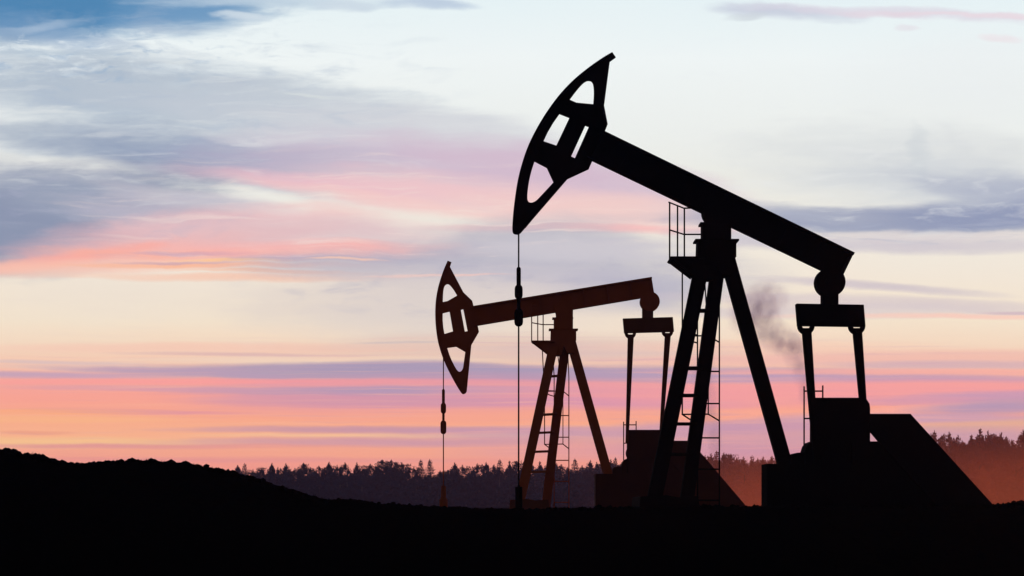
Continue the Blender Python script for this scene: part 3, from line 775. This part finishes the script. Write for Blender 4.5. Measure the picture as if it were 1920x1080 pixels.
def tree_mesh(kind, seed):
    """crown mesh for a unit tree of height 1 (x,y radius in the same unit)"""
    rn = random.Random(seed)
    V_, F_ = [], []
    def leaf(p, d, L, w):
        d = d.normalized(); s = d.cross(Vector((rn.gauss(0, 1), rn.gauss(0, 1), rn.gauss(0, 1)))).normalized() * w
        k = len(V_); V_.extend([tuple(p - s * .6), tuple(p + s * .6), tuple(p + d * L * .6 + s), tuple(p + d * L), tuple(p + d * L * .6 - s)])
        F_.append((k, k + 1, k + 2, k + 3, k + 4))
    if kind == 'spruce':
        rmax, z0 = .24, .06
        def rad(t): return rmax * (1 - t) ** .85 + .006
        n_w = 26
        for w in range(n_w):
            t = (w / n_w) ** .9
            z = z0 + (1 - z0) * t * .97
            nb = 9 if t < .8 else 5
            a0 = rn.random() * 6.28
            for b in range(nb):
                a = a0 + b * 6.283 / nb + rn.uniform(-.3, .3)
                L = rad(t) * rn.uniform(.6, 1.2)
                d = Vector((math.cos(a), math.sin(a), -.15 + .5 * t)).normalized()
                n_l = max(3, int(L / .02))
                for q in range(n_l):
                    p = Vector((0, 0, z)) + d * L * (q + .5) / n_l + Vector((0, 0, -.12 * L * (q / n_l)))
                    leaf(p, d + Vector((rn.uniform(-.8, .8), rn.uniform(-.8, .8), rn.uniform(-.2, .7))), rn.uniform(.02, .04), .011)
                leaf(Vector((0, 0, z)) + d * L, d + Vector((0, 0, .8)), .035, .006)
        for q in range(5): leaf(Vector((0, 0, .955)), Vector((rn.uniform(-.25, .25), rn.uniform(-.25, .25), 1)), .045, .004)
    else:
        lobes = []
        if kind == 'pine':
            rmax = .27
            for q in range(24):
                t = rn.random(); z = .30 + .60 * t
                r = rmax * math.sin(math.pi * min(1, .22 + .72 * (1 - t))) * rn.uniform(.3, .9); a = rn.random() * 6.28
                lobes.append((Vector((math.cos(a) * r, math.sin(a) * r, z)), rn.uniform(.07, .12)))
            for q in range(3): lobes.append((Vector((rn.uniform(-.06, .06), rn.uniform(-.06, .06), .80 + .03 * q)), rn.uniform(.04, .06)))
        elif kind == 'round':
            for q in range(24):
                t = rn.random(); z = .28 + .58 * t
                r = .25 * math.sqrt(max(0, 1 - ((t - .35) / .72) ** 2)) * rn.uniform(.4, 1); a = rn.random() * 6.28
                lobes.append((Vector((math.cos(a) * r, math.sin(a) * r, z)), rn.uniform(.08, .12)))
            for q in range(3): lobes.append((Vector((rn.uniform(-.1, .1), rn.uniform(-.1, .1), .86)), rn.uniform(.06, .09)))
        else:   # bushy shoots: upright candles from a broad crown
            for q in range(16):
                t = rn.random(); z = .25 + .5 * t
                r = .26 * (1 - .6 * t) * rn.uniform(.3, 1); a = rn.random() * 6.28
                lobes.append((Vector((math.cos(a) * r, math.sin(a) * r, z)), rn.uniform(.07, .11)))
            for q in range(16):
                a = rn.random() * 6.28; r = rn.uniform(0, .19)
                lobes.append((Vector((math.cos(a) * r, math.sin(a) * r, .88 - r * 1.2 + rn.uniform(-.05, .03))), rn.uniform(.035, .06)))
        # skirt that fills the crown down to the ground (young growth at the wood's edge)
        for q in range(26):
            a = rn.random() * 6.28; r = rn.uniform(.03, .30)
            lobes.append((Vector((math.cos(a) * r, math.sin(a) * r, rn.uniform(.02, .5))), rn.uniform(.10, .14)))
        # pointed leaders with short up-swept twigs break the skyline
        for q in range(5 if kind == 'shoots' else (2 if kind == 'pine' else 1)):
            a = rn.random() * 6.28; r = rn.uniform(0, .2) if q else 0
            tip = .99 - r * rn.uniform(.7, 1.3) - rn.uniform(0, .05) * (q > 0); hh = rn.uniform(.09, .17)
            for j in range(46):
                t = rn.random(); b_ = rn.random() * 6.28; d = Vector((math.cos(b_), math.sin(b_), .55 + .5 * t))
                leaf(Vector((math.cos(a) * r, math.sin(a) * r, tip - hh * t)), d, (.022 + .055 * t) * rn.uniform(.5, 1.3), .006 + .003 * t)
            for j in range(3): leaf(Vector((math.cos(a) * r, math.sin(a) * r, tip - .02)), Vector((rn.uniform(-.15, .15), rn.uniform(-.15, .15), 1)), .04, .0035)
        for c, rr in lobes:
            n_l = int(62 * (rr / .1) ** 1.6) + 8
            for q in range(n_l):
                d = Vector((rn.gauss(0, 1), rn.gauss(0, 1), rn.gauss(0, 1))).normalized()
                p = c + d * rr * rn.random() ** .45
                leaf(p, d * .8 + Vector((rn.uniform(-.4, .4), rn.uniform(-.4, .4), rn.uniform(.3, 1.2))), rn.uniform(.018, .038), rn.uniform(.006, .011))
            # shoots reaching out of the top
            if c.z > .6:
                for q in range(9):
                    leaf(c + Vector((rn.uniform(-rr, rr) * .7, rn.uniform(-rr, rr) * .7, rr * .7)), Vector((rn.uniform(-.5, .5), rn.uniform(-.5, .5), 1)), rn.uniform(.04, .065), .006)
            # dense dark heart of the clump
            if c.z > .80: continue
            k = len(V_)
            for v in icv: V_.append(tuple(c + Vector((v.x, v.y, v.z)) * rr * rn.uniform(.5, .78)))
            F_.extend([tuple(i + k for i in f) for f in icf])
    zmax = max(v[2] for v in V_)
    me = bpy.data.meshes.new(kind + '_crown')
    me.from_pydata([(x, y, z / zmax) for x, y, z in V_], [], F_)
    return me
CROWNS = {k: [tree_mesh(k, 100 * i + len(k)) for i in range(n)] for k, n in (('spruce', 3), ('pine', 4), ('round', 3), ('shoots', 4))}
mbt = MB(); mbt.tube((0, 0, 0), (0, 0, .9), .02, .004, seg=6)
for q in range(7):
    a = q * 2.4; z = .3 + q * .08; mbt.tube((0, 0, z), (math.cos(a) * .14, math.sin(a) * .14, z + .08), .007, .002, seg=4)
trunk_src = {}
crown_src = {}
def crown_mesh(kind, i, colr):
    key = (kind, i, colr)
    if key not in crown_src:
        me = CROWNS[kind][i].copy(); me.name = kind + '_crown'; me.materials.clear(); me.materials.append(FOL[colr]); crown_src[key] = me
    return crown_src[key]
tm = bpy.data.meshes.new('trunk'); tm.from_pydata(mbt.v, [], mbt.f); tm.materials.append(BARK)
KN = {'spruce': 'spruce_tree', 'pine': 'pine_tree', 'round': 'broadleaf_tree', 'shoots': 'pine_tree'}
SHAPE = {'spruce': 'narrow pointed spruce', 'pine': 'shaggy pine', 'round': 'rounded leafy tree', 'shoots': 'ragged pine with upright shoots'}
trt = random.Random(77)
def tree(px, top, dist, kind, colr, label, group, wide=1.0):
    x = (px - 960) * dist / 3200; h = (950 - top) * dist / 3200 + G
    r = bpy.data.objects.new(KN[kind], None); C.objects.link(r)
    r.location = (x, dist, -G); r.rotation_euler.z = trt.random() * 6.28
    tag(r, label, 'tree', group)
    w = h * wide * trt.uniform(.92, 1.12)
    for nm, me in (('trunk', tm), ('crown', crown_mesh(kind, trt.randrange(len(CROWNS[kind])), colr))):
        o = bpy.data.objects.new(nm, me); C.objects.link(o); o.parent = r
        o.scale = (w, w, h)
    return r
WL, WR, WM = 'trees of the dusky far wood', 'trees of the red-lit wood at the right edge', 'red-lit trees between the two machines'
# silhouette of the far wood: (x, top, kind)
LEFT = [(432, 884, 'shoots'), (446, 871, 'shoots'), (459, 868, 'spruce'), (474, 879, 'pine'), (491, 875, 'pine'), (510, 867, 'shoots'), (521, 875, 'pine'), (536, 868, 'shoots'), (553, 877, 'pine'), (569, 867, 'round'),
        (582, 875, 'round'), (598, 872, 'round'), (617, 865, 'shoots'), (632, 871, 'pine'), (647, 866, 'pine'), (669, 866, 'shoots'), (681, 877, 'pine'), (694, 869, 'pine'), (704, 874, 'round'), (717, 861, 'round'),
        (734, 861, 'round'), (753, 866, 'pine'), (763, 877, 'pine'), (776, 874, 'pine'), (789, 861, 'spruce'), (806, 860, 'spruce'), (825, 881, 'round'), (840, 880, 'round'), (853, 866, 'shoots'), (867, 871, 'pine'), (881, 884, 'round'),
        (895, 868, 'pine'), (912, 865, 'shoots'), (926, 870, 'pine'), (937, 860, 'spruce'), (955, 863, 'shoots'), (969, 862, 'pine'), (984, 866, 'shoots'), (998, 870, 'pine'), (1012, 864, 'shoots'), (1026, 868, 'pine'), (1041, 863, 'shoots'),
        (1052, 870, 'pine'), (1064, 875, 'round'), (1078, 859, 'spruce'), (1091, 872, 'round'), (1107, 862, 'shoots'), (1119, 865, 'pine'), (1132, 869, 'round'), (1145, 860, 'shoots'), (1154, 857, 'spruce'), (1166, 866, 'pine')]
uniq = {459: 'slim pointed spruce near the left end of the dusky wood', 789: 'left one of the two spire-like spruces beside the far rod', 806: 'right one of the two spire-like spruces beside the far rod',
        937: 'pointed spruce tip just left of the near rod', 1078: 'sharp spruce tip between the far ladder and the far rear post', 1154: 'thin spruce tip just right of the far rear post',
        717: 'broad rounded tree, left one of the twin domes in the dusky wood', 734: 'broad rounded tree, right one of the twin domes in the dusky wood'}
def lab(px, kind, place): return f'{SHAPE[kind]} {place}'
for px, top, k in LEFT:
    tree(px, top, 420 + trt.uniform(-4, 4), k, 'dusky' if px < 1000 else 'faint_glow', uniq.get(px, lab(px, k, 'in the dusky purple far treeline')), WL, .9)
for i in range(58):       # second rank, a little lower, fills the body of the wood
    px = 420 + i * 13 + trt.uniform(-4, 4)
    k = trt.choice(['round', 'pine', 'shoots', 'round'])
    tree(px, 888 + trt.uniform(-6, 5) - (4 if px > 900 else 0), 408 + trt.uniform(-4, 4), k, 'dusky' if px < 1000 else 'faint_glow', lab(px, k, 'in the lower front rank of the dusky wood'), WL, 1.15)
MID = [(1322, 852, 'pine'), (1333, 849, 'shoots'), (1344, 844, 'spruce'), (1357, 847, 'shoots'), (1369, 849, 'pine'), (1382, 856, 'pine'), (1394, 855, 'shoots'), (1410, 853, 'spruce'), (1421, 858, 'pine'), (1431, 855, 'shoots'), (1447, 854, 'pine'), (1460, 856, 'shoots'), (1474, 858, 'pine')]
for px, top, k in MID:
    u = {1344: 'pointed red-lit spruce beside the near ladder', 1410: 'short pointed red-lit spruce left of the near rear post'}.get(px)
    tree(px, top, 350 + trt.uniform(-4, 4), k, 'red_glow', u or lab(px, k, 'in the red-lit wood between the machines'), WM, .9)
for i in range(12):
    px = 1318 + i * 13; k = trt.choice(['round', 'pine', 'shoots'])
    tree(px, 868 + trt.uniform(-5, 4), 338 + trt.uniform(-4, 4), k, 'red_glow', lab(px, k, 'in the lower front rank of the middle red-lit wood'), WM, 1.2)
RIGHT = [(1738, 812, 'pine'), (1752, 806, 'spruce'), (1765, 815, 'shoots'), (1780, 808, 'pine'), (1796, 814, 'shoots'), (1808, 828, 'round'), (1822, 814, 'shoots'), (1838, 802, 'shoots'), (1853, 806, 'pine'), (1863, 815, 'pine'), (1877, 809, 'shoots'),
         (1887, 817, 'round'), (1898, 826, 'round'), (1918, 804, 'shoots'), (1936, 800, 'pine'), (1955, 806, 'shoots'), (1985, 800, 'pine')]
for px, top, k in RIGHT:
    u = {1752: 'pointed red-lit tree rising just above the sloping crank guard', 1838: 'tallest ragged red-lit tree right of the sloping guard', 1918: 'red-lit tree cut off by the right edge of the view'}.get(px)
    tree(px, top, 300 + trt.uniform(-4, 4), k, 'red_glow' if px < 1850 else 'dim_glow', u or lab(px, k, 'in the red-lit wood at the right'), WR, .8)
for i in range(15):
    px = 1735 + i * 17; k = trt.choice(['round', 'pine', 'shoots'])
    tree(px, 840 + trt.uniform(-8, 6), 290 + trt.uniform(-4, 4), k, 'red_glow' if px < 1850 else 'dim_glow', lab(px, k, 'in the lower front rank of the right red-lit wood'), WR, 1.0)

# ------------------------------------------------------------------ air
hv = [(-900, -120, -2.5), (900, -120, -2.5), (900, 480, -2.5), (-900, 480, -2.5), (-900, -120, 15.5), (900, -120, 15.5), (900, 480, 15.5), (-900, 480, 15.5)]
hm = bpy.data.materials.new('evening_air'); hm.use_nodes = True
hn = hm.node_tree; hn.nodes.remove(hn.nodes['Principled BSDF'])
pv = hn.nodes.new('ShaderNodeVolumePrincipled')
pv.inputs['Color'].default_value = (.42, .46, .92, 1)
pv.inputs['Density'].default_value = .00023
pv.inputs['Anisotropy'].default_value = .65
hn.links.new(pv.outputs[0], hn.nodes['Material Output'].inputs['Volume'])
haze = link_mesh('haze', hv, [(0, 1, 2, 3), (4, 5, 6, 7), (0, 1, 5, 4), (1, 2, 6, 5), (2, 3, 7, 6), (3, 0, 4, 7)], hm)
haze['kind'] = 'stuff'; haze['label'] = 'thin violet evening haze over the dark field'

# ------------------------------------------------------------------ smoke drifting over the wood
def smoke_mat(name, dens, colr):
    m = bpy.data.materials.new(name); m.use_nodes = True; n = m.node_tree; n.nodes.remove(n.nodes['Principled BSDF'])
    v = n.nodes.new('ShaderNodeVolumePrincipled'); v.inputs['Color'].default_value = (*colr, 1); v.inputs['Anisotropy'].default_value = .65
    t = n.nodes.new('ShaderNodeTexCoord'); g = n.nodes.new('ShaderNodeNewGeometry')
    d = n.nodes.new('ShaderNodeVectorMath'); d.operation = 'DOT_PRODUCT'
    n.links.new(t.outputs['Object'], d.inputs[0]); n.links.new(t.outputs['Object'], d.inputs[1])
    f = n.nodes.new('ShaderNodeMapRange'); f.interpolation_type = 'SMOOTHSTEP'
    n.links.new(d.outputs['Value'], f.inputs[0]); f.inputs[1].default_value = 1; f.inputs[2].default_value = .05; f.inputs[3].default_value = 0; f.inputs[4].default_value = 1
    no = n.nodes.new('ShaderNodeTexNoise'); no.inputs['Scale'].default_value = .42; no.inputs['Detail'].default_value = 4; no.inputs['Roughness'].default_value = .6
    n.links.new(g.outputs['Position'], no.inputs['Vector'])
    r = n.nodes.new('ShaderNodeMapRange'); n.links.new(no.outputs[0], r.inputs[0]); r.inputs[1].default_value = .36; r.inputs[2].default_value = .68; r.inputs[3].default_value = .2; r.inputs[4].default_value = 1
    mu = n.nodes.new('ShaderNodeMath'); mu.operation = 'MULTIPLY'; n.links.new(f.outputs[0], mu.inputs[0]); n.links.new(r.outputs[0], mu.inputs[1])
    m2 = n.nodes.new('ShaderNodeMath'); m2.operation = 'MULTIPLY'; n.links.new(mu.outputs[0], m2.inputs[0]); m2.inputs[1].default_value = dens
    n.links.new(m2.outputs[0], v.inputs['Density']); n.links.new(v.outputs[0], n.nodes['Material Output'].inputs['Volume'])
    return m
sm_ico = bmesh.new(); bmesh.ops.create_icosphere(sm_ico, subdivisions=2, radius=1.06)
sv = [tuple(v.co) for v in sm_ico.verts]; sf = [tuple(v.index for v in f.verts) for f in sm_ico.faces]; sm_ico.free()
def plume(path, dist, m, label):
    root = bpy.data.objects.new('smoke_plume', None); C.objects.link(root)
    k = dist / 3200
    root.location = ((path[0][0] - 960) * k, dist, (950 - path[0][1]) * k)
    tag(root, label, 'smoke', None, 'stuff')
    mesh = None
    for px, py, ra, rb in path:
        if mesh is None:
            o = link_mesh('smoke_puff', sv, sf, m, root); mesh = o.data
        else:
            o = bpy.data.objects.new('smoke_puff', mesh); C.objects.link(o); o.parent = root
        o.location = ((px - path[0][0]) * k, random.Random(px).uniform(-1, 1), (path[0][1] - py) * k)
        o.scale = (ra * k * 1.25, (ra + rb) * .6 * k, rb * k * 1.15)
SMK = smoke_mat('violet_smoke', .11, (.48, .58, 1.0))
SMK2 = smoke_mat('thin_smoke', .10, (.48, .58, 1.0))
plume([(1508, 735, 12, 34), (1503, 700, 16, 34), (1496, 668, 26, 36), (1486, 650, 34, 28), (1470, 642, 40, 26), (1452, 628, 42, 30), (1428, 606, 40, 40), (1412, 575, 46, 44), (1440, 560, 38, 40), (1395, 600, 30, 30)], 390, SMK,
      'grey violet smoke rising and bending left behind the near rear post')
plume([(1348, 872, 9, 34), (1342, 830, 14, 40), (1334, 790, 20, 40), (1326, 745, 22, 44), (1316, 700, 26, 40)], 380, SMK2, 'faint thin smoke rising behind the near ladder')

# ------------------------------------------------------------------ low tinted mist volume added for the red glow before the right-hand woods
mx0, mx1, my0, my1, mz0, mz1 = 8, 108, 90, 250, -1.0, 13.5
mm = bpy.data.materials.new('glow_tint_mist'); mm.use_nodes = True; n = mm.node_tree; n.nodes.remove(n.nodes['Principled BSDF'])
v = n.nodes.new('ShaderNodeVolumePrincipled'); v.inputs['Color'].default_value = (.96, .37, .17, 1); v.inputs['Anisotropy'].default_value = .72
g = n.nodes.new('ShaderNodeNewGeometry'); sp = n.nodes.new('ShaderNodeSeparateXYZ'); n.links.new(g.outputs['Position'], sp.inputs[0])
def fall(sock, a, b):
    f = n.nodes.new('ShaderNodeMapRange'); f.interpolation_type = 'SMOOTHSTEP'; n.links.new(sock, f.inputs[0])
    f.inputs[1].default_value = a; f.inputs[2].default_value = b; f.inputs[3].default_value = 0; f.inputs[4].default_value = 1; return f.outputs[0]
no = n.nodes.new('ShaderNodeTexNoise'); no.inputs['Scale'].default_value = .03; no.inputs['Detail'].default_value = 2; n.links.new(g.outputs['Position'], no.inputs['Vector'])
cur = fall(no.outputs[0], .25, .7)
for q in (fall(sp.outputs[2], 9.5, -1.5), fall(sp.outputs[0], mx0, mx0 + 22), fall(sp.outputs[0], mx1, mx1 - 45)):
    mu = n.nodes.new('ShaderNodeMath'); mu.operation = 'MULTIPLY'; n.links.new(cur, mu.inputs[0]); n.links.new(q, mu.inputs[1]); cur = mu.outputs[0]
mu = n.nodes.new('ShaderNodeMath'); mu.operation = 'MULTIPLY'; n.links.new(cur, mu.inputs[0]); mu.inputs[1].default_value = .0046
n.links.new(mu.outputs[0], v.inputs['Density']); n.links.new(v.outputs[0], n.nodes['Material Output'].inputs['Volume'])
mist = link_mesh('glow_mist', [(x, y, z) for z in (mz0, mz1) for x, y in ((mx0, my0), (mx1, my0), (mx1, my1), (mx0, my1))],
                 [(0, 1, 2, 3), (4, 5, 6, 7), (0, 1, 5, 4), (1, 2, 6, 5), (2, 3, 7, 6), (3, 0, 4, 7)], mm)
tag(mist, 'low red-tinted mist added in front of the red-lit trees for their glow', 'mist', None, 'stuff')
